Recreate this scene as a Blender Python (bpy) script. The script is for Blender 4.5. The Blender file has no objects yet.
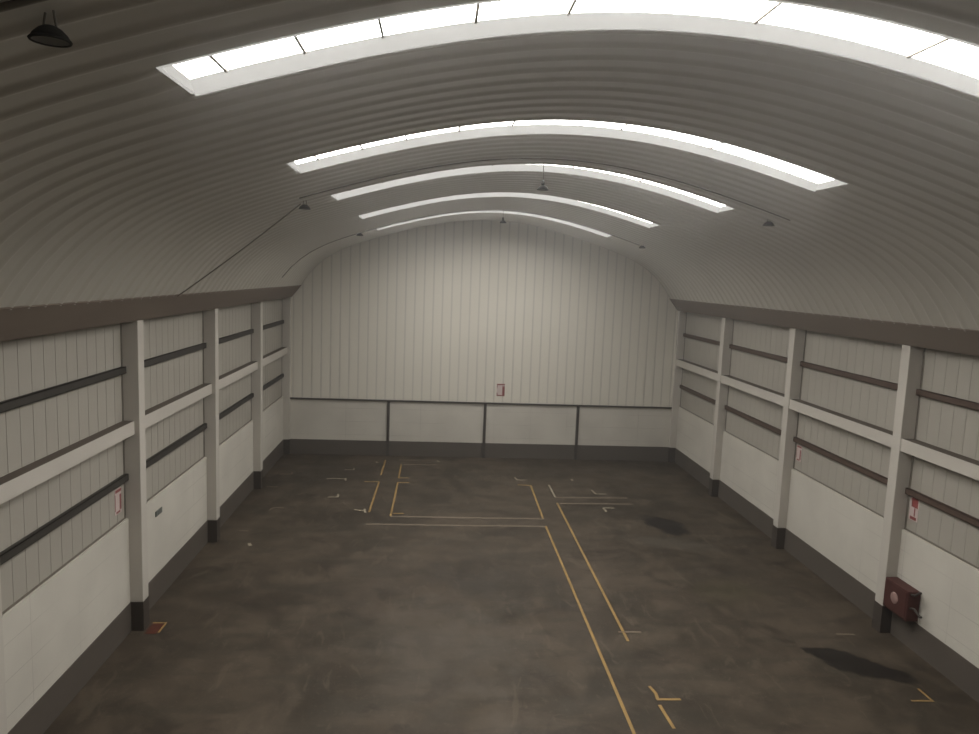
import bpy, bmesh, math, random
from mathutils import Matrix, Vector
random.seed(7)
C = bpy.context.scene.collection
SC = bpy.context.scene

# ------------------------------------------------------------------ camera
CX, CH, YAW, PITCH, ROLL, FPX = -1.9198, 6.8942, 0.0743, 0.1218, 0.0384, 737.19
def V(*a): return Vector(a)
fw = V(math.sin(YAW), math.cos(YAW), 0); rt = V(math.cos(YAW), -math.sin(YAW), 0); up = V(0, 0, 1)
f2 = fw*math.cos(PITCH) - up*math.sin(PITCH); u2 = up*math.cos(PITCH) + fw*math.sin(PITCH)
r3 = rt*math.cos(ROLL) + u2*math.sin(ROLL); u3 = u2*math.cos(ROLL) - rt*math.sin(ROLL)
cam = bpy.data.cameras.new('camera'); co = bpy.data.objects.new('camera', cam); C.objects.link(co)
m = Matrix((r3, u3, -f2)).transposed().to_4x4(); m.translation = V(CX, 0, CH); co.matrix_world = m
cam.sensor_width = 36; cam.lens = FPX/979*36; cam.clip_start = .05; cam.clip_end = 200
SC.camera = co

# ------------------------------------------------------------------ world, exposure
w = bpy.data.worlds.new('world'); SC.world = w; w.use_nodes = True
w.node_tree.nodes['Background'].inputs[0].default_value = (.75, .85, 1, 1)
w.node_tree.nodes['Background'].inputs[1].default_value = 1.0
vs = w.node_tree.nodes.new('ShaderNodeVolumeScatter')      # thin haze added to imitate lens glow and veiled blacks
vs.inputs['Density'].default_value = .0085; vs.inputs['Anisotropy'].default_value = .84
w.node_tree.links.new(vs.outputs[0], w.node_tree.nodes['World Output'].inputs['Volume'])
SC.view_settings.view_transform = 'Standard'; SC.view_settings.look = 'None'
SC.view_settings.gamma = 1; SC.view_settings.exposure = 0.0
GLOW = 20.0            # brightness of the daylit roof-light panes

# ------------------------------------------------------------------ measures
XI, XW, XC = 7.266, 7.5, 7.554          # inner plane of the posts, low wall, cladding
D = 27.61; Y0 = -1.6                    # end wall, wall behind the camera
Y1, L, PW = 13.64, 4.663, .27           # first post in view, bay length, post width
ZB, ZLOW, ZT = .568, 2.196, 5.877       # dark band, low wall, top of the posts
XE, ZE, ZA = 6.93, 6.306, 8.986         # roof springing and apex
def archz(x):
    t = min(1, abs(x)/XE); q, r = -.674, .62
    return ZE + (ZA-ZE)*(1-(1-q-r)*t*t - q*t**4 - r*t**8)
def archn(x):                           # unit normal pointing up and out
    e = .01; a = (archz(x+e)-archz(x-e))/(2*e) if abs(x) < XE-e else (archz(x)-archz(x-math.copysign(e, x)))/math.copysign(e, x)
    n = V(-a, 0, 1); n.normalize(); return n

# ------------------------------------------------------------------ materials
def mat(name, col, rough=.7, metal=0, spec=.3, noise=None, bump=None):
    """noise = (scale, amount, second colour, stretch)"""
    m = bpy.data.materials.new(name); m.use_nodes = True; nt = m.node_tree; b = nt.nodes['Principled BSDF']
    b.inputs['Base Color'].default_value = (*col, 1); b.inputs['Roughness'].default_value = rough
    b.inputs['Metallic'].default_value = metal; b.inputs['Specular IOR Level'].default_value = spec
    tc = nt.nodes.new('ShaderNodeTexCoord')
    if noise:
        sc, amt, c2, st = noise
        mp = nt.nodes.new('ShaderNodeMapping'); mp.inputs['Scale'].default_value = st
        nz = nt.nodes.new('ShaderNodeTexNoise'); nz.inputs['Scale'].default_value = sc; nz.inputs['Detail'].default_value = 6
        rp = nt.nodes.new('ShaderNodeValToRGB'); rp.color_ramp.elements[0].position = .35; rp.color_ramp.elements[1].position = .7
        mx = nt.nodes.new('ShaderNodeMixRGB'); mu = nt.nodes.new('ShaderNodeMath'); mu.operation = 'MULTIPLY'; mu.inputs[1].default_value = amt
        nt.links.new(tc.outputs['Object'], mp.inputs[0]); nt.links.new(mp.outputs[0], nz.inputs['Vector'])
        nt.links.new(nz.outputs[0], rp.inputs[0]); nt.links.new(rp.outputs[0], mu.inputs[0]); nt.links.new(mu.outputs[0], mx.inputs[0])
        mx.inputs[1].default_value = (*col, 1); mx.inputs[2].default_value = (*c2, 1)
        nt.links.new(mx.outputs[0], b.inputs['Base Color'])
    if bump:
        nz = nt.nodes.new('ShaderNodeTexNoise'); nz.inputs['Scale'].default_value = bump[0]; nz.inputs['Detail'].default_value = 5
        bp = nt.nodes.new('ShaderNodeBump'); bp.inputs['Strength'].default_value = bump[1]; bp.inputs['Distance'].default_value = .02
        nt.links.new(tc.outputs['Object'], nz.inputs['Vector']); nt.links.new(nz.outputs[0], bp.inputs['Height']); nt.links.new(bp.outputs[0], b.inputs['Normal'])
    return m
M = {}
M['roof'] = mat('painted_roof_sheet', (.47, .445, .385), .33, 0, .9, (.5, .3, (.40, .37, .315), (1, 1, 1)))
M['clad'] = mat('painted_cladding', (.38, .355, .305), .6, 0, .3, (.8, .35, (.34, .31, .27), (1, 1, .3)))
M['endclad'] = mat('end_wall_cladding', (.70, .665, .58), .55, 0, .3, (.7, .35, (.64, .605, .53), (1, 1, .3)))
M['seam'] = mat('dark_flashing_and_shade', (.16, .14, .115), .8)
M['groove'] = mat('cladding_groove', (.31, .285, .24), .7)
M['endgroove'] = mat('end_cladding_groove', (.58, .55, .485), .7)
M['post'] = mat('painted_post', (.53, .495, .44), .7, 0, .2, (1.2, .3, (.47, .435, .385), (1, 1, .4)), (30, .1))
M['beamtop'] = mat('dusty_beam_top', (.10, .082, .064), .95)
M['band'] = mat('dark_skirting_paint', (.095, .080, .066), .7, 0, .2, (1.5, .4, (.115, .097, .08), (1, 1, 1)))
M['baseb'] = mat('post_base_paint', (.058, .047, .038), .7, 0, .2)
M['fascia'] = mat('rusty_brown_gutter', (.17, .135, .108), .8, 0, .2, (1.0, .5, (.21, .17, .135), (1, .4, 2)))
M['rail_left'] = mat('dark_rail_paint', (.045, .040, .033), .7)
M['rail_right'] = mat('brown_rail_paint', (.085, .055, .040), .7)
M['steel'] = mat('dark_steel', (.055, .045, .038), .6)
M['reveal'] = mat('white_roof_light_kerb', (.42, .41, .385), .5)
M['lamp'] = mat('dark_lamp_metal', (.04, .037, .032), .9, 0, .05)
M['lampin'] = mat('dull_reflector', (.30, .29, .26), .9, 0, .05)
M['cable'] = mat('dark_cable', (.20, .185, .155), .7)
M['signw'] = mat('sign_white', (.60, .50, .47), .5)
M['signr'] = mat('sign_red', (.26, .065, .06), .6)
M['grey'] = mat('switch_grey', (.10, .11, .10), .5)
M['greylight'] = mat('switch_pale', (.20, .21, .19), .5)
M['boxred'] = mat('dark_red_enamel', (.075, .028, .023), .6, 0, .2, (4, .4, (.05, .022, .018), (1, 1, 1)))
M['boxdisc'] = mat('pale_pink_disc', (.30, .19, .17), .6)
M['yellow'] = mat('yellow_floor_tape', (.34, .215, .075), .7, 0, .2, (3, .6, (.20, .14, .07), (1, 1, 1)))
M['worn'] = mat('worn_pale_floor_tape', (.19, .15, .11), .8, 0, .2, (4, .5, (.11, .09, .07), (1, 1, 1)))
M['pale'] = mat('pale_cream_floor_tape', (.30, .26, .19), .8)
M['redtape'] = mat('red_floor_paint', (.10, .028, .016), .8, 0, .2, (8, .6, (.05, .027, .018), (1, 1, 1)))
def glow(name, s):
    m = bpy.data.materials.new(name); m.use_nodes = True; nt = m.node_tree; nt.nodes.clear()
    e = nt.nodes.new('ShaderNodeEmission'); e.inputs[0].default_value = (1, .975, .93, 1); e.inputs[1].default_value = s
    o = nt.nodes.new('ShaderNodeOutputMaterial'); nt.links.new(e.outputs[0], o.inputs[0]); return m
M['pane'] = glow('daylit_translucent_pane', GLOW)
M['reveal'] = mat('kerb_painted_glow', (.012, .012, .012), .8, 0, 0)  # kerb's daylight brightness painted as weak emission over a near-black base
_b = M['reveal'].node_tree.nodes['Principled BSDF']
_b.inputs['Emission Color'].default_value = (1, .97, .90, 1); _b.inputs['Emission Strength'].default_value = .50

def block_mat():
    """white painted blockwork with faint bed joints where the photo shows them"""
    m = mat('white_painted_blockwork', (.72, .70, .65), .75, 0, .2)
    nt = m.node_tree; b = nt.nodes['Principled BSDF']; N = nt.nodes.new; K = nt.links.new
    tc = N('ShaderNodeTexCoord'); sp = N('ShaderNodeSeparateXYZ'); K(tc.outputs['Object'], sp.inputs[0])
    ad = N('ShaderNodeMath'); ad.operation = 'ADD'; K(sp.outputs[0], ad.inputs[0]); K(sp.outputs[1], ad.inputs[1])
    cb = N('ShaderNodeCombineXYZ'); K(ad.outputs[0], cb.inputs[0]); K(sp.outputs[2], cb.inputs[1])
    br = N('ShaderNodeTexBrick'); br.inputs['Scale'].default_value = 1; br.inputs['Brick Width'].default_value = 1.4
    br.inputs['Row Height'].default_value = .505; br.inputs['Mortar Size'].default_value = .006; br.inputs['Mortar Smooth'].default_value = .6
    br.offset = 0
    K(cb.outputs[0], br.inputs['Vector'])
    mp = N('ShaderNodeMapping'); mp.inputs['Location'].default_value = (0, .23, 0); K(cb.outputs[0], mp.inputs[0]); K(mp.outputs[0], br.inputs['Vector'])
    nz = N('ShaderNodeTexNoise'); nz.inputs['Scale'].default_value = .9; nz.inputs['Detail'].default_value = 7; K(tc.outputs['Object'], nz.inputs['Vector'])
    r1 = N('ShaderNodeValToRGB'); r1.color_ramp.elements[0].position = .35; r1.color_ramp.elements[1].position = .68; K(nz.outputs[0], r1.inputs[0])
    mx = N('ShaderNodeMixRGB'); mx.inputs[1].default_value = (.60, .568, .50, 1); mx.inputs[2].default_value = (.53, .50, .44, 1); K(r1.outputs[0], mx.inputs[0])
    m2 = N('ShaderNodeMixRGB'); m2.inputs[2].default_value = (.36, .33, .29, 1); K(mx.outputs[0], m2.inputs[1])
    n2 = N('ShaderNodeTexNoise'); n2.inputs['Scale'].default_value = .5; K(tc.outputs['Object'], n2.inputs['Vector'])
    r2 = N('ShaderNodeValToRGB'); r2.color_ramp.elements[0].position = .40; r2.color_ramp.elements[1].position = .6; K(n2.outputs[0], r2.inputs[0])
    mu = N('ShaderNodeMath'); mu.operation = 'MULTIPLY'; K(br.outputs['Fac'], mu.inputs[0]); K(r2.outputs[0], mu.inputs[1])
    K(mu.outputs[0], m2.inputs[0]); K(m2.outputs[0], b.inputs['Base Color'])
    n3 = N('ShaderNodeTexNoise'); n3.inputs['Scale'].default_value = 25; K(tc.outputs['Object'], n3.inputs['Vector'])
    bp = N('ShaderNodeBump'); bp.inputs['Strength'].default_value = .15; bp.inputs['Distance'].default_value = .01
    K(n3.outputs[0], bp.inputs['Height']); K(bp.outputs[0], b.inputs['Normal'])
    return m
M['block'] = block_mat()

def floor_mat():
    m = mat('stained_concrete', (.12, .1, .085), .55, 0, .25)
    nt = m.node_tree; b = nt.nodes['Principled BSDF']; N = nt.nodes.new; K = nt.links.new
    tc = N('ShaderNodeTexCoord')
    def noise(scale, detail=6, st=(1, 1, 1), dist=0, rough=.55):
        mp = N('ShaderNodeMapping'); mp.inputs['Scale'].default_value = st; K(tc.outputs['Object'], mp.inputs[0])
        n = N('ShaderNodeTexNoise'); n.inputs['Scale'].default_value = scale; n.inputs['Detail'].default_value = detail
        n.inputs['Distortion'].default_value = dist; n.inputs['Roughness'].default_value = rough
        K(mp.outputs[0], n.inputs['Vector']); return n
    def ramp(src, a, c, c0=(0, 0, 0, 1), c1=(1, 1, 1, 1)):
        r = N('ShaderNodeValToRGB'); r.color_ramp.elements[0].position = a; r.color_ramp.elements[1].position = c
        r.color_ramp.elements[0].color = c0; r.color_ramp.elements[1].color = c1; K(src, r.inputs[0]); return r
    def mix(fac, a, c, k=1, mode='MIX'):
        x = N('ShaderNodeMixRGB'); x.blend_type = mode
        if k != 1:
            mu = N('ShaderNodeMath'); mu.operation = 'MULTIPLY'; mu.inputs[1].default_value = k; K(fac, mu.inputs[0]); fac = mu.outputs[0]
        K(fac, x.inputs[0])
        for i, v in ((1, a), (2, c)):
            if isinstance(v, tuple): x.inputs[i].default_value = v
            else: K(v, x.inputs[i])
        return x.outputs[0]
    base = mix(ramp(noise(.35, 4, dist=.4).outputs[0], .40, .60).outputs[0], (0.0401, 0.0304, 0.0205, 1), (0.0702, 0.0533, 0.0370, 1))
    c = mix(ramp(noise(1.3, 8, (1, .7, 1), .8).outputs[0], .45, .62).outputs[0], base, (0.0903, 0.0698, 0.0489, 1), .6)
    c = mix(ramp(noise(2.2, 8, (.35, 1, 1), .5).outputs[0], .48, .60).outputs[0], c, (0.0341, 0.0284, 0.0197, 1), .5)     # brushed streaks
    c = mix(ramp(noise(.8, 5, dist=1.2).outputs[0], .56, .66).outputs[0], c, (0.0280, 0.0202, 0.0141, 1), .65)               # dirty patches
    c = mix(ramp(noise(6, 8, dist=2.5, rough=.7).outputs[0], .56, .68).outputs[0], c, (0.1254, 0.1010, 0.0726, 1), .45)      # pale scuffs
    c = mix(ramp(noise(1.7, 7, (1.6, .5, 1), 1.5).outputs[0], .60, .66).outputs[0], c, (0.1154, 0.0918, 0.0647, 1), .4)      # worn trowel marks
    # oil stains with a shape of their own
    sp = N('ShaderNodeSeparateXYZ'); K(tc.outputs['Object'], sp.inputs[0])
    wz = noise(2.2, 6)
    def blob(cx, cy, rx, ry, rot, edge, col, k, c):
        mp = N('ShaderNodeMapping'); mp.vector_type = 'TEXTURE'
        mp.inputs['Location'].default_value = (cx, cy, 0); mp.inputs['Rotation'].default_value = (0, 0, rot); mp.inputs['Scale'].default_value = (rx, ry, 1)
        K(tc.outputs['Object'], mp.inputs[0])
        ln = N('ShaderNodeVectorMath'); ln.operation = 'LENGTH'
        fl = N('ShaderNodeVectorMath'); fl.operation = 'MULTIPLY'; fl.inputs[1].default_value = (1, 1, 0); K(mp.outputs[0], fl.inputs[0]); K(fl.outputs[0], ln.inputs[0])
        a = N('ShaderNodeMath'); a.operation = 'MULTIPLY_ADD'; a.inputs[1].default_value = 1.3; a.inputs[2].default_value = -.65; K(wz.outputs[0], a.inputs[0])
        s = N('ShaderNodeMath'); s.operation = 'ADD'; K(ln.outputs['Value'], s.inputs[0]); K(a.outputs[0], s.inputs[1])
        r = ramp(s.outputs[0], 1-edge, 1, (1, 1, 1, 1), (0, 0, 0, 1))
        return mix(r.outputs[0], c, col, k)
    c = blob(5.95, 12.50, .86, .42, -.72, .22, (.010, .007, .005, 1), .95, c)
    c = blob(6.55, 12.05, .45, .26, -.6, .3, (.012, .009, .007, 1), .85, c)
    c = blob(4.80, 20.1, .55, .95, .35, .22, (.013, .010, .008, 1), .95, c)
    c = blob(2.9, 25.4, 1.0, .30, .1, .5, (0.0312, 0.0248, 0.0173, 1), .5, c)
    c = blob(-5.6, 24.6, 1.9, 2.2, 0, .6, (0.0388, 0.0300, 0.0216, 1), .6, c)
    c = blob(4.9, 15.6, 1.1, .8, .3, .6, (0.0540, 0.0465, 0.0245, 1), .5, c)
    c = blob(4.6, 18.6, 1.5, .5, -.3, .5, (0.0882, 0.0758, 0.0590, 1), .45, c)
    c = blob(-1.6, 13.0, 1.7, 2.3, .3, .6, (0.0851, 0.0705, 0.0533, 1), .5, c)
    c = blob(-.6, 16.2, 1.8, 1.2, 0, .6, (0.0426, 0.0345, 0.0252, 1), .45, c)
    K(c, b.inputs['Base Color'])
    bp = N('ShaderNodeBump'); bp.inputs['Strength'].default_value = .12; bp.inputs['Distance'].default_value = .02
    K(noise(12, 6).outputs[0], bp.inputs['Height']); K(bp.outputs[0], b.inputs['Normal'])
    rr = ramp(noise(1.1, 5).outputs[0], .3, .7, (.5, .5, .5, 1), (.75, .75, .75, 1)); K(rr.outputs[0], b.inputs['Roughness'])
    return m
M['floor'] = floor_mat()

# ------------------------------------------------------------------ mesh helpers
class MB:
    def __init__(s): s.v = []; s.f = []; s.mi = []
    def quad(s, a, b, c, d, mi=0):
        i = len(s.v); s.v += [tuple(a), tuple(b), tuple(c), tuple(d)]; s.f.append((i, i+1, i+2, i+3)); s.mi.append(mi)
    def box(s, x0, x1, y0, y1, z0, z1, top=0):
        x0, x1 = sorted((x0, x1)); y0, y1 = sorted((y0, y1)); i = len(s.v)
        s.v += [(x0, y0, z0), (x1, y0, z0), (x1, y1, z0), (x0, y1, z0), (x0, y0, z1), (x1, y0, z1), (x1, y1, z1), (x0, y1, z1)]
        s.f += [(i, i+3, i+2, i+1), (i+4, i+5, i+6, i+7), (i, i+1, i+5, i+4), (i+1, i+2, i+6, i+5), (i+2, i+3, i+7, i+6), (i+3, i, i+4, i+7)]
        s.mi += [0, top, 0, 0, 0, 0]; return s
    def prism(s, pts, y0, y1):           # polygon in x-z pushed along y
        i = len(s.v); n = len(pts); s.v += [(x, y0, z) for x, z in pts] + [(x, y1, z) for x, z in pts]
        s.f += [tuple(i+k for k in range(n)), tuple(i+n+k for k in reversed(range(n)))]; s.mi += [0, 0]
        for k in range(n): s.f.append((i+k, i+(k+1) % n, i+n+(k+1) % n, i+n+k)); s.mi.append(0)
        return s
    def tube(s, pts, r, n=8):
        pts = [Vector(p) for p in pts]; base = len(s.v)
        for k, p in enumerate(pts):
            t = (pts[min(k+1, len(pts)-1)] - pts[max(k-1, 0)]).normalized()
            a = t.cross(V(0, 0, 1)); a = a if a.length > .05 else t.cross(V(0, 1, 0)); a.normalize(); b = t.cross(a)
            for j in range(n):
                g = 2*math.pi*j/n; s.v.append(tuple(p + a*math.cos(g)*r + b*math.sin(g)*r))
        for k in range(len(pts)-1):
            for j in range(n):
                q = base+k*n; s.f.append((q+j, q+(j+1) % n, q+n+(j+1) % n, q+n+j)); s.mi.append(0)
        s.f.append(tuple(base+j for j in range(n))); e = base+(len(pts)-1)*n; s.f.append(tuple(e+j for j in reversed(range(n)))); s.mi += [0, 0]
        return s
    def lathe(s, prof, n=28, c=(0, 0, 0), axis='z'):
        base = len(s.v)
        for r, h in prof:
            for j in range(n):
                g = 2*math.pi*j/n; a, b = r*math.cos(g), r*math.sin(g)
                s.v.append((c[0]+a, c[1]+b, c[2]+h) if axis == 'z' else (c[0]+h, c[1]+a, c[2]+b))
        for k in range(len(prof)-1):
            for j in range(n):
                q = base+k*n; s.f.append((q+j, q+(j+1) % n, q+n+(j+1) % n, q+n+j)); s.mi.append(0)
        return s
    def build(s, name, mats, parent=None, bevel=0, smooth=False):
        me = bpy.data.meshes.new(name); me.from_pydata(s.v, [], s.f)
        for mm in (mats if isinstance(mats, (list, tuple)) else [mats]): me.materials.append(mm)
        for p, k in zip(me.polygons, s.mi): p.material_index = k; p.use_smooth = smooth
        bm = bmesh.new(); bm.from_mesh(me); bmesh.ops.recalc_face_normals(bm, faces=bm.faces[:]); bm.to_mesh(me); bm.free()
        o = bpy.data.objects.new(name, me); C.objects.link(o)
        if parent: o.parent = parent; o.matrix_parent_inverse = Matrix.Translation(-Vector(parent.location))
        if bevel:
            b = o.modifiers.new('bevel', 'BEVEL'); b.width = bevel; b.segments = 2; b.limit_method = 'ANGLE'
        return o
def empty(name, loc): o = bpy.data.objects.new(name, None); o.location = loc; C.objects.link(o); return o
def tag(o, label, cat, group=None, kind=None):
    if label: o['label'] = label
    if cat: o['category'] = cat
    if group: o['group'] = group
    if kind: o['kind'] = kind
    return o

# ------------------------------------------------------------------ floor
fl = MB().box(-XW-.3, XW+.3, Y0-.3, D+.3, -.2, 0).build('floor', M['floor'])
tag(fl, 'worn grey-brown concrete floor with dark oil stains and scuffs', 'floor', kind='structure')

# ------------------------------------------------------------------ roof lights: (near edge y, far edge y)
SLOTS = [(5.53, 6.22), (9.95, 10.75), (13.78, 14.55), (18.55, 19.32), (23.45, 24.22)]
SL, SR = -3.89, 3.60; REV = .10; LIP = .03
# ceiling sheet
PITCHY = .385; RIB = .030
def rib(y, x):
    if SL-.12 < x < SR+.12:                 # flat margin round each roof light
        for a, b in SLOTS:
            d = 0 if a <= y <= b else min(abs(y-a), abs(y-b))
            if d < .09: return 0
    t = (y/PITCHY) % 1.0
    return RIB*math.cos(math.pi*(t-.5)/.44)**2 if abs(t-.5) < .22 else 0.0
ys = set()
n = int((D+.25-Y0)/(PITCHY/14))
for k in range(n+1): ys.add(round(Y0+k*PITCHY/14, 4))
for a, b in SLOTS:
    for q in (a, b, a-.09, b+.09): ys.add(q)
ys = sorted(ys)
clean = [ys[0]]
fixed = {q for s_ in SLOTS for q in s_}
for y in ys[1:]:
    if y-clean[-1] < .006:
        if y in fixed: clean[-1] = y
        continue
    clean.append(y)
ys = clean
NX = 36
xs = sorted({round(SL+(SR-SL)*k/NX, 4) for k in range(NX+1)} | {SL+(-XE-SL)*k/14 for k in range(15)} | {SR+(XE-SR)*k/14 for k in range(15)})
xs2 = [xs[0]]
for x in xs[1:]:
    if x-xs2[-1] > .004: xs2.append(x)
xs = xs2
norm = [archn(x) for x in xs]
cb = MB(); W_ = len(xs)
for y in ys:
    for x, nn in zip(xs, norm):
        d = rib(y, x); cb.v.append((x-nn.x*d, y, archz(x)-nn.z*d))
for j in range(len(ys)-1):
    ym = (ys[j]+ys[j+1])/2; inslot = any(a < ym < b for a, b in SLOTS)
    for i in range(W_-1):
        if inslot and SL < (xs[i]+xs[i+1])/2 < SR: continue
        q = j*W_+i; cb.f.append((q, q+1, q+W_+1, q+W_)); cb.mi.append(0)
ce = cb.build('ceiling', M['roof'], smooth=True)
tag(ce, 'arched ceiling of ribbed painted roof sheets', 'ceiling', kind='structure')

ROOFNAMES = ['brightest and nearest curved roof light, cut by the top of the photo',
             'second curved roof light from the camera, glowing brightly on its right half',
             'third curved roof light from the camera, the middle of the five arcs',
             'fourth curved roof light from the camera, second nearest the end wall',
             'smallest and farthest curved roof light, just in front of the end wall']
bx_ = sorted({x for x in xs if SL-.001 <= x <= SR+.001})
for k, (a, b) in enumerate(SLOTS):
    root = empty('window_%d' % (k+1), (0, (a+b)/2, ZA))
    tag(root, ROOFNAMES[k], 'skylight', 'arched roof lights', 'structure')
    fr = MB(); T = .03
    def P(x, y, h):
        nn = archn(x); return (x+nn.x*h, y, archz(x)+nn.z*h)
    for i in range(len(bx_)-1):
        x0, x1 = bx_[i], bx_[i+1]
        for (ya, yb, lo) in ((a-T, a, -.004), (b, b+T, -LIP)):
            A = [P(x0, ya, lo), P(x0, yb, lo), P(x0, yb, REV), P(x0, ya, REV)]; B = [P(x1, ya, lo), P(x1, yb, lo), P(x1, yb, REV), P(x1, ya, REV)]
            for q in range(4): fr.quad(A[q], A[(q+1) % 4], B[(q+1) % 4], B[q])
    for s, x in ((-1, SL), (1, SR)):
        nn = archn(x); t = V(nn.z, 0, -nn.x)*s*T
        c0 = [V(*P(x, a-T, -.004)), V(*P(x, b+T, -.004)), V(*P(x, b+T, REV)), V(*P(x, a-T, REV))]; c1 = [c+t for c in c0]
        fr.quad(*c0); fr.quad(*c1)
        for q in range(4): fr.quad(c0[q], c0[(q+1) % 4], c1[(q+1) % 4], c1[q])
    fr.build('kerb_frame', M['reveal'], root)
    # overlapping translucent sheets
    edges = [SL-.02] + [x for x in (-3.61, -3.0, -2.39, -1.66, -.92, -.15, .62, 1.28, 1.95, 2.6, 3.15)] + [SR+.02]
    for e0, e1 in zip(edges, edges[1:]):
        g = MB(); st = 5
        for q in range(st):
            x0 = e0+(e1-e0)*q/st; x1 = e0+(e1-e0)*(q+1)/st
            A = [P(x0, a-T, REV+.001), P(x0, b+T, REV+.001), P(x0, b+T, REV+.012), P(x0, a-T, REV+.012)]
            B = [P(x1, a-T, REV+.001), P(x1, b+T, REV+.001), P(x1, b+T, REV+.012), P(x1, a-T, REV+.012)]
            for z in range(4): g.quad(A[z], A[(z+1) % 4], B[(z+1) % 4], B[z])
        g.build('glazing_sheet', M['pane'], root)
    for x in (-3.61, -3.0, -2.39, -1.66, -.92, .62, 1.95):
        cl = MB(); w_ = .011
        A = [P(x-w_, a, REV-.02), P(x-w_, b, REV-.02), P(x-w_, b, REV-.002), P(x-w_, a, REV-.002)]
        B = [P(x+w_, a, REV-.02), P(x+w_, b, REV-.02), P(x+w_, b, REV-.002), P(x+w_, a, REV-.002)]
        for z in range(4): cl.quad(A[z], A[(z+1) % 4], B[(z+1) % 4], B[z])
        cl.quad(*A); cl.quad(*B); cl.build('glazing_bar', M['seam'], root)

# ------------------------------------------------------------------ walls
def ribbed(along0, along1, z0, top, plane, axis, inward, pitch=.33, phase=.1, mats=None, name='cladding', parent=None):
    """vertical ribbed sheet: flat pans with narrow dark grooves. top: function of the running coordinate"""
    g = MB(); gr = .010 if axis == 'y' else .03; dp = .004 if axis == 'y' else .014; th = .04
    cuts = []; c = along0
    k = math.ceil((along0-phase)/pitch); prev = along0
    segs = []
    while phase+k*pitch < along1-.02:
        q = phase+k*pitch
        if q-prev > .02: segs.append((prev, q-gr, 0))
        segs.append((max(q-gr, along0), q+gr, 1)); prev = q+gr; k += 1
    segs.append((prev, along1, 0))
    def pt(s, z, off):
        return (plane-inward*off, s, z) if axis == 'y' else (s, plane-inward*off, z)
    for s0, s1, r in segs:
        off = dp if r else 0
        g.quad(pt(s0, z0, off), pt(s1, z0, off), pt(s1, top(s1), off), pt(s0, top(s0), off), 1 if r else 0)
        if r:
            for s in (s0, s1): g.quad(pt(s, z0, 0), pt(s, z0, dp), pt(s, top(s), dp), pt(s, top(s), 0))
        g.quad(pt(s0, z0, th), pt(s1, z0, th), pt(s1, top(s1), th), pt(s0, top(s0), th))
        g.quad(pt(s0, top(s0), off), pt(s1, top(s1), off), pt(s1, top(s1), th), pt(s0, top(s0), th))
        g.quad(pt(s0, z0, off), pt(s1, z0, off), pt(s1, z0, th), pt(s0, z0, th))
    return g.build(name, mats, parent)

yk = [Y1+k*L for k in range(-3, 4)]       # posts; index 2 = post behind the frame edge, 3 = first in view, 6 = corner
def post_y(i): return (yk[i], yk[i]+PW) if i < 6 else (D-.14, D+.1)
def make_post(name, s, i, parent=None):
    y0, y1 = post_y(i)
    o = MB().box(s*XI, s*(XC+.08), y0, y1, ZB, ZT+.02).build(name, M['post'], parent, bevel=.012)
    return o, MB().box(s*(XI-.004), s*(XC+.06), y0-.004, y1+.004, 0, ZB).build('painted_base', M['baseb'], o if parent is None else parent)
def make_beam(name, s, i, parent=None):
    xf = s*(7.36 if s < 0 else 7.288)
    y0 = post_y(i)[1] if i >= 0 else Y0; y1 = post_y(i+1)[0]
    return MB().box(xf, s*XC, y0, y1, 3.792, 4.041, top=1).build(name, [M['post'], M['beamtop']], parent)
def make_rail(name, s, i, z, parent=None):
    y0 = post_y(i)[1] if i >= 0 else Y0; y1 = post_y(i+1)[0]; mt = M['rail_left' if s < 0 else 'rail_right']
    h = .062
    g = MB().box(s*(XC-.075), s*(XC-.065), y0, y1, z-h, z+h); g.box(s*(XC-.075), s*XC, y0, y1, z+h-.01, z+h); g.box(s*(XC-.075), s*XC, y0, y1, z-h, z-h+.01)
    return g.build(name, mt, parent)

for s, side in ((-1, 'left'), (1, 'right')):
    root = empty('wall_'+side, (s*XW, D/2, 0))
    tag(root, 'long %s wall, white blockwork below pale ribbed cladding' % side, 'wall', kind='structure')
    MB().box(s*XW, s*(XW+.3), Y0, D, 0, ZLOW).build('block_wall', M['block'], root)
    for i in range(-1, 6):
        y0 = post_y(i)[1] if i >= 0 else Y0; y1 = post_y(i+1)[0]
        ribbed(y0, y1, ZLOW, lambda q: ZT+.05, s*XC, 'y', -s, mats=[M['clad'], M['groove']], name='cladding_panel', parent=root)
        g = MB().box(s*(XC-.012), s*XC, y0, y1, ZLOW, ZLOW+.035)
        g.box(s*(XC-.010), s*XC, y1-.045, y1, ZLOW+.035, 3.792); g.box(s*(XC-.010), s*XC, y1-.045, y1, 4.041, ZT)  # upright dark strips paint the shadow gap beside each post
        g.build('flashing_and_shade_strip', M['seam'], root)
    for i in (1, 2): make_post('pilaster', s, i, root)
    for i in (0, 1): 
        make_beam('beam', s, i, root)
        for z in (2.988, 4.974): make_rail('sheeting_rail', s, i, z, root)
    # dark skirting band
    bb = MB().box(s*(XW-.012), s*(XW+.05), Y0, D, 0, ZB).build('baseboard_'+side, M['band'])
    tag(bb, 'dark brown painted skirting band along the foot of the %s wall' % side, 'baseboard', kind='structure')
    # sloping brown eaves gutter
    g = MB().prism([(s*(XE-.03), ZE+.0), (s*(XI-.02), ZT), (s*(XC+.1), ZT), (s*(XC+.1), ZT+.05), (s*(XI+.02), ZT+.07), (s*(XE+.04), ZE+.05)], Y0, D)
    for z_ in (0,):
        g.tube([(s*(XE-.03), Y0, ZE+.01), (s*(XE-.03), D, ZE+.01)], .014, 8)
    o = g.build('trim_1' if s < 0 else 'trim_2', M['fascia'])
    tag(o, 'sloping dark brown eaves gutter over the %s wall' % side, 'eaves trim', kind='structure')

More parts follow.
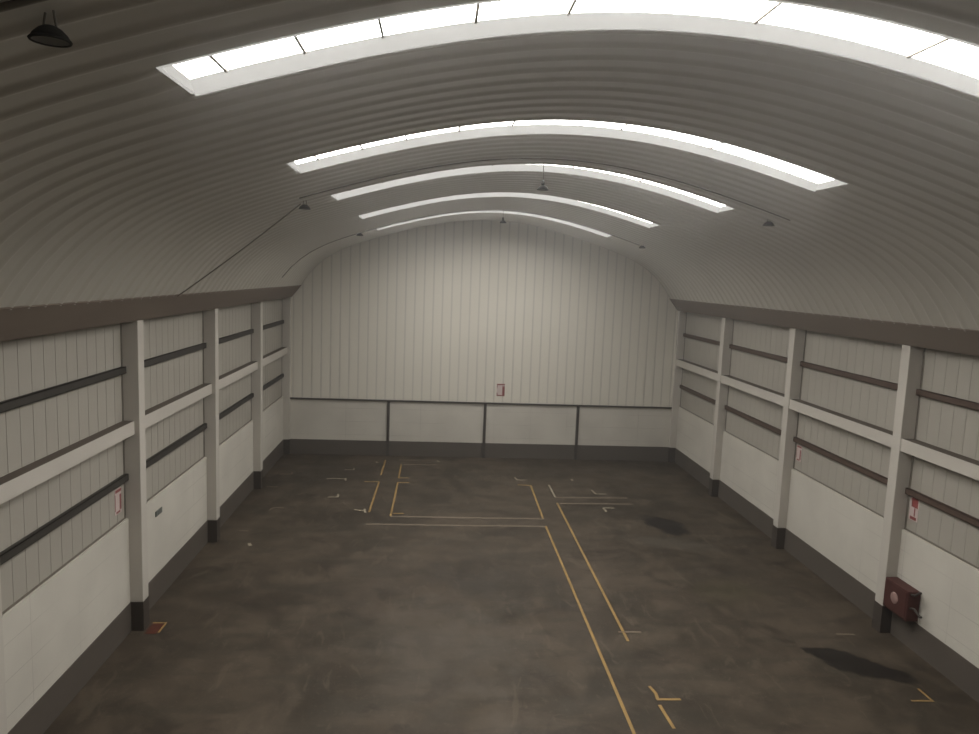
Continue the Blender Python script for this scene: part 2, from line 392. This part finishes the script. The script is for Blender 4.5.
# end wall
root = empty('wall_back', (0, D, 0))
tag(root, 'far end wall of pale ribbed cladding over white blockwork', 'wall', kind='structure')
MB().box(-XW-.3, XW+.3, D, D+.3, 0, 2.118).build('block_wall', M['block'], root)
def endtop(x): return archz(x)+.05 if abs(x) < XE else ZT+.08+max(0, (XI-abs(x)))*1.15
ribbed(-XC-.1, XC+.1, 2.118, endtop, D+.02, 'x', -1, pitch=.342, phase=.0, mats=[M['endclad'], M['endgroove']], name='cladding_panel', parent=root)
bb = MB().box(-XW, XW, D-.012, D+.05, 0, ZB).build('baseboard_back', M['band'])
tag(bb, 'dark brown painted skirting band along the foot of the end wall', 'baseboard', kind='structure')
root = MB().box(-XW-.3, XW+.3, Y0-.3, Y0, 0, ZA+.3).build('wall_front', M['clad'])
tag(root, 'plain end wall behind the camera', 'wall', kind='structure')

# ------------------------------------------------------------------ posts, beams, rails in view
PN = {3: 'first and tallest in view', 4: 'second from the camera', 5: 'third from the camera', 6: 'in the far corner'}
BAY = {2: 'nearest', 3: 'second', 4: 'third', 5: 'farthest'}
NOTE = {(-1, 3): 'beside the red-yellow floor patch', (1, 3): 'with the dark red box at its foot'}
for s, side in ((-1, 'left'), (1, 'right')):
    for i in range(3, 7):
        o, b = make_post('concrete_column', s, i)
        lab = 'white post on the %s wall, %s' % (side, PN[i])
        if (s, i) in NOTE: lab += ', ' + NOTE[(s, i)]
        tag(o, lab, 'post', 'posts along the side walls'); b['label'] = 'black-brown painted foot of the post'
    for i in range(2, 6):
        tag(make_beam('cross_beam', s, i), 'white cross beam at mid height in the %s bay of the %s wall' % (BAY[i], side), 'beam', 'cross beams between the posts')
        for z, wh in ((4.974, 'upper'), (2.988, 'lower')):
            tag(make_rail('sheeting_rail', s, i, z), '%s dark rail across the cladding in the %s bay of the %s wall' % (wh, BAY[i], side), 'rail', 'sheeting rails on the side walls')

# end wall steelwork
o = MB().box(-XI, XI, D-.06, D+.02, 2.09, 2.145).build('steel_rail', M['steel'])
tag(o, 'long thin dark steel rail across the end wall above the white blockwork', 'rail')
for x, t in ((-3.62, 'left'), (.03, 'middle'), (3.60, 'right')):
    o = MB().box(x-.05, x+.05, D-.07, D-.055, 0, 2.09).box(x-.006, x+.006, D-.055, D-.012, 0, 2.09).box(x-.05, x+.05, D-.022, D-.012, 0, 2.09).build('steel_post', M['steel'])
    tag(o, 'short dark steel post against the end wall blockwork, %s one of three' % t, 'post', 'steel posts of the end wall')

# ------------------------------------------------------------------ signs
def sign(s, yc, zc, w_, h, label, style, x=None):
    """white plate with a red pictogram frame; s=-1/1 side walls, 0 end wall"""
    if s == 0:
        root = empty('safety_sign', (x, D, zc)); pl = D+.02
        def bx(g, a0, a1, z0, z1, o0, o1): g.box(x+a0, x+a1, pl-o0, pl-o1, zc+z0, zc+z1)
        d = 1
    else:
        root = empty('safety_sign', (s*XC, yc, zc)); pl = s*XC; d = -s
        def bx(g, a0, a1, z0, z1, o0, o1): g.box(pl-s*o0, pl-s*o1, yc+d*a0, yc+d*a1, zc+z0, zc+z1)
    W2, H2 = w_/2, h/2
    g = MB(); bx(g, -W2, W2, -H2, H2, 0, .006); g.build('plate', M['signw'], root)
    g = MB(); e = .0065; e2 = .0085
    if style == 'frame':
        bx(g, -W2, W2, H2*.78, H2, e, e2); bx(g, W2*.38, W2, -H2, H2*.62, e, e2); bx(g, -W2, W2*.3, -H2, -H2*.82, e, e2)
        bx(g, -W2, -W2*.82, -H2, -H2*.45, e, e2); bx(g, -W2, -W2*.85, H2*.3, H2*.78, e, e2)
    elif style == 'bracket':
        bx(g, -W2*.8, W2, H2*.72, H2*.95, e, e2); bx(g, W2*.45, W2*.95, -H2*.75, H2*.5, e, e2); bx(g, -W2*.6, W2*.6, -H2*.95, -H2*.78, e, e2)
        bx(g, -W2*.95, -W2*.8, -H2*.7, H2*.6, e, e2)
    else:
        bx(g, -W2*.6, W2*.85, H2*.15, H2*.95, e, e2); bx(g, -W2*.7, W2*.7, -H2*.95, -H2*.68, e, e2); bx(g, W2*.1, W2*.35, -H2*.6, H2*.1, e, e2)
    g.build('pictogram', M['signr'], root)['label'] = 'red symbol on the white plate'
    tag(root, label, 'sign', 'red and white wall signs')
sign(0, 0, 2.635, .30, .47, 'small red and white sign low on the end wall cladding', 'frame', x=.60)
sign(-1, 13.33, 2.62, .27, .46, 'red and white sign on the left wall beside the first post', 'bracket')
sign(1, 13.42, 2.68, .26, .46, 'red and white sign on the right wall above the dark red box', 'block')
sign(1, 18.09, 2.66, .25, .40, 'faint pinkish sign on the right wall beside the second post', 'bracket')

# small switch plate on the low wall, left
sw = empty('switch_plate', (-XW, 15.1, 1.84)); tag(sw, 'small dark grey plate on the white blockwork of the left wall', 'switch plate')
MB().box(-XW, -XW+.02, 14.93, 15.27, 1.785, 1.895).build('back_plate', M['grey'], sw, bevel=.004)
for q in range(4): MB().box(-XW+.02, -XW+.026, 14.965+q*.078, 14.995+q*.078, 1.80, 1.88).build('toggle', M['greylight'], sw)

# dark red box at the foot of the first right post
rb = empty('hose_box', (7.37, 13.2, .65)); tag(rb, 'dark red metal box with levers mounted at the foot of the first right post', 'utility box')
MB().box(7.235, XW-.012, 12.86, 13.60, .62, 1.22).build('cabinet', M['boxred'], rb, bevel=.02)
MB().box(7.222, 7.235, 12.90, 13.56, .66, 1.18).build('door', M['boxred'], rb, bevel=.004)
MB().lathe([(0, -.016), (.10, -.016), (.115, -.006), (.115, 0)], c=(7.222, 13.24, .93), axis='x').build('round_plate', M['boxdisc'], rb, smooth=True)['label'] = 'pale pinkish round plate'
for z0, z1, yy in ((1.20, 1.30, 12.62), (.93, .86, 12.55)):
    MB().tube([(7.30, 12.86, z0-.04), (7.30, 12.74, z0), (7.31, yy+.04, z1-.01), (7.31, yy, z1+.0)], .022, 8).build('lever', M['steel'], rb, smooth=True)

# ------------------------------------------------------------------ hanging lamps
def lamp(x, y, zrim, label, drop=0):
    top = archz(x)-.03
    root = empty('high_bay_lamp', (x, y, zrim))
    K = .72; prof = [(r*K, h*K) for r, h in [(.135, 0), (.140, .006), (.120, .045), (.080, .085), (.045, .105), (.0, .107)]]
    MB().lathe(prof, c=(x, y, zrim)).build('shade', M['lamp'], root, smooth=True)
    MB().lathe([(r*K, h*K) for r, h in [(.131, .003), (.112, .042), (.074, .078), (.0, .092)]], c=(x, y, zrim)).build('reflector', M['lampin'], root, smooth=True)
    MB().lathe([(r*K, h*K) for r, h in [(.126, -.004), (.142, -.007), (.149, .004), (.140, .016), (.126, .010)]], c=(x, y, zrim)).build('rim', M['lamp'], root, smooth=True)
    if drop:
        MB().lathe([(0, .07), (.03, .07), (.03, .15), (.015, .165), (0, .165)], c=(x, y, zrim)).build('lamp_holder', M['lamp'], root, smooth=True)
        MB().tube([(x, y, zrim+.16), (x, y, top+.04)], .008, 8).build('hanger_rod', M['cable'], root)
    else:
        for q in (-.035, .035): MB().tube([(x+q, y, zrim+.06), (x+q*.6, y, archz(x+q*.6)-.005)], .007, 8).build('hanger_rod', M['cable'], root)
    tag(root, label, 'lamp', 'dark lamps under the roof')
lamp(-4.03, 4.3, 8.06, 'unlit dark lamp in the top left corner, nearest and largest')
lamp(-4.32, 13.61, 7.97, 'unlit dark lamp on the left roof slope at the end of a cable')
lamp(-4.31, 22.92, 7.98, 'tiny unlit dark lamp on the left slope of the roof near the end wall')
lamp(4.22, 13.61, 8.04, 'unlit dark lamp on the right slope of the roof below the second roof light')
lamp(4.42, 22.92, 7.96, 'tiny unlit dark lamp on the right slope of the roof near the end wall')
lamp(-.06, 13.61, 8.50, 'unlit dark lamp hanging under the crown near the third roof light', 1)
lamp(.03, 22.92, 8.55, 'tiny unlit dark lamp under the crown of the roof just before the farthest roof light', 1)

def arc_conduit(x0, x1, y, r, label):
    n_ = 40; pts = []
    for k in range(n_+1):
        x = x0+(x1-x0)*k/n_; nn = archn(x); d = RIB+r+.004; pts.append((x-nn.x*d, y, archz(x)-nn.z*d))
    tag(MB().tube(pts, r, 6).build('electrical_conduit', M['cable'], smooth=True), label, 'conduit', 'conduits under the roof')
arc_conduit(-6.7, 4.3, 4.02, .02, 'dark conduit crossing the roof in the top left corner behind the nearest lamp')
arc_conduit(-4.3, 4.3, 12.9, .011, 'thin dark conduit across the roof between the second and third roof lights')
arc_conduit(-6.7, 4.4, 23.1, .014, 'thin dark conduit across the roof close to the end wall')
pts = []
A, B = V(-6.84, 14.45, 6.30), V(-4.40, 13.66, 8.06)
for k in range(17):
    t = k/16; p = A.lerp(B, t); p.z -= .10*4*t*(1-t)*.3; pts.append(p)
tag(MB().tube(pts, .013, 6).build('slack_cable', M['cable'], smooth=True), 'thin dark cable rising from the left eaves to the lamp on the left roof slope', 'cable')

# ------------------------------------------------------------------ floor markings
def strip(g, x0, y0, x1, y1, w_=.055, z=.0035):
    a, b = V(x0, y0, 0), V(x1, y1, 0); d = (b-a).normalized(); nn = V(-d.y, d.x, 0)*w_/2
    c = [a-nn, b-nn, b+nn, a+nn]; i = len(g.v)
    g.v += [(p.x, p.y, .0002) for p in c] + [(p.x, p.y, z) for p in c]
    g.f += [(i, i+3, i+2, i+1), (i+4, i+5, i+6, i+7), (i, i+1, i+5, i+4), (i+1, i+2, i+6, i+5), (i+2, i+3, i+7, i+6), (i+3, i, i+4, i+7)]; g.mi += [0]*6
def marking(label, lines, mk='yellow', w_=.055, group='tape lines on the floor'):
    g = MB()
    for q, l in enumerate(lines):
        for a, b in zip(l, l[1:]): strip(g, a[0], a[1], b[0], b[1], w_ if len(l) == 2 or True else w_, .0035+.0008*q)
    tag(g.build('tape_marking', M[mk]), label, 'floor marking', group)
marking('longest yellow floor line, running from the middle crossing to the bottom edge', [[(1.315, 19.86), (1.30, 8.6)]])
marking('long yellow floor line just right of the longest one, ending short', [[(1.985, 22.0), (1.96, 13.28)]])
marking('faded long cross line on the floor, the lower of the parallel pair', [[(-3.69, 19.82), (1.30, 19.82)]], 'worn', .085)
marking('faded long cross line on the floor, the upper of the parallel pair', [[(-3.06, 20.50), (1.36, 20.47)]], 'worn', .085)
marking('yellow floor line forming the left side of the middle rectangle', [[(-3.06, 20.53), (-3.04, 23.97)], [(-3.03, 23.97), (-2.66, 23.98)], [(-3.0, 20.77), (-2.70, 20.77)]])
marking('short yellow floor line continuing towards the end wall from the rectangle left side', [[(-3.04, 24.51), (-3.04, 26.31)], [(-3.04, 24.52), (-2.69, 24.54)]])
marking('yellow floor line outside the rectangle on its left with a far end stub', [[(-3.70, 20.85), (-3.66, 23.98)], [(-3.64, 24.0), (-4.14, 24.01)]])
marking('short yellow floor line pointing at the left steel post of the end wall', [[(-3.66, 24.85), (-3.65, 26.92)]])
marking('pale blob and stub of tape at the near end of the leftmost yellow line', [[(-3.85, 20.97), (-4.15, 21.07)], [(-3.86, 21.15), (-3.80, 20.80)]], 'pale', .07)
marking('faint short cross line near the end wall, nearer of two', [[(-2.95, 26.33), (-1.78, 26.40)]], 'worn', .085)
marking('faint short cross line near the end wall, farther of two', [[(-3.15, 26.97), (-1.78, 27.07)]], 'worn', .085)
marking('pale tape dot at the end of the faint lines near the end wall', [[(-1.74, 27.0), (-1.68, 26.82)]], 'pale', .08)
marking('yellow floor line forming the right side of the middle rectangle', [[(1.33, 20.5), (1.40, 23.89)], [(1.37, 23.9), (.96, 23.95)]])
marking('small pale angle of tape beyond the rectangle right side', [[(.95, 24.84), (1.02, 24.55)], [(1.0, 24.55), (1.35, 24.55)]], 'pale')
marking('short pale floor line beyond the faded pair on the right', [[(2.03, 23.99), (2.02, 22.63)]], 'pale')
marking('faded cross line running right across the floor, farther of two', [[(2.01, 22.58), (4.36, 22.65)]], 'worn', .085)
marking('faded cross line running right across the floor, nearer of two', [[(2.07, 21.97), (4.36, 22.02)]], 'worn', .085)
marking('small pale angle of tape beyond the right faded pair', [[(3.38, 23.48), (3.42, 23.05)], [(3.42, 23.04), (3.77, 23.05)]], 'pale')
marking('small pale angle of tape on the near side of the right faded pair', [[(3.34, 21.57), (3.36, 21.22)], [(3.34, 21.58), (3.68, 21.59)]], 'pale')
marking('pale spot of tape on the floor far right of the rectangle', [[(2.94, 24.78), (2.94, 24.56)]], 'pale', .08)
marking('short faint stub crossing the end of the second long yellow line', [[(1.86, 13.65), (2.32, 13.65)]], 'worn')
marking('bright yellow angle of tape near the bottom edge, right of the longest line', [[(1.92, 11.70), (1.97, 11.48), (1.95, 11.30)], [(1.93, 11.30), (2.34, 11.30)]])
marking('short yellow dash just in front of the bright yellow angle', [[(1.93, 11.14), (1.97, 10.50)]])
marking('yellow corner of tape near the right wall, in front of the big oil stain', [[(6.71, 11.60), (6.71, 11.22)], [(6.73, 11.22), (6.34, 11.23)]], 'yellow', .04)
marking('short faded dash beyond the big oil stain near the right wall', [[(6.32, 13.59), (6.69, 13.57)]], 'worn', .05)
marking('pale angle of tape by the left wall, close to the farthest post', [[(-7.04, 24.74), (-6.64, 24.77)], [(-6.66, 24.77), (-6.69, 25.02)]], 'worn', .05)
marking('pale angle of tape left of the lines, farthest back', [[(-4.97, 25.45), (-4.63, 25.47)], [(-4.65, 25.47), (-4.67, 25.7)]], 'pale', .04)
marking('long pale dash with a hooked end, left of the yellow lines', [[(-5.42, 24.3), (-4.80, 24.31)], [(-4.80, 24.36), (-4.77, 24.09)]], 'pale', .05)
marking('bright pale angle of tape left of the outer yellow line', [[(-5.08, 22.24), (-4.77, 22.26)], [(-4.78, 22.22), (-4.81, 22.56)]], 'pale', .06)
marking('faint dash beside the third left post', [[(-7.15, 23.23), (-6.78, 23.23)]], 'worn', .06)
marking('faint hooked dash on the floor in front of the third left post', [[(-6.54, 20.88), (-6.50, 21.11)], [(-6.50, 21.12), (-6.18, 21.13)]], 'worn', .05)
marking('faint short dash near the second left post', [[(-6.95, 19.19), (-6.70, 19.15)]], 'worn', .05)
marking('pale spot of tape on the floor near the second left post', [[(-6.46, 18.25), (-6.38, 18.09)]], 'pale', .08)
marking('pale spot of tape near the foot of the left steel post', [[(-3.98, 26.65), (-3.90, 26.50)]], 'pale', .08)
rp = empty('tape_patch', (-7.08, 13.75, 0)); tag(rp, 'small red floor patch with a yellow edge at the foot of the first left post', 'floor marking')
g = MB(); strip(g, -7.10, 13.93, -7.10, 13.52, .22, .003); g.build('red_patch', M['redtape'], rp)
g = MB(); strip(g, -7.22, 13.965, -6.955, 13.965, .035, .004); strip(g, -6.97, 13.97, -6.97, 13.56, .035, .0045); g.build('yellow_edge', M['yellow'], rp)
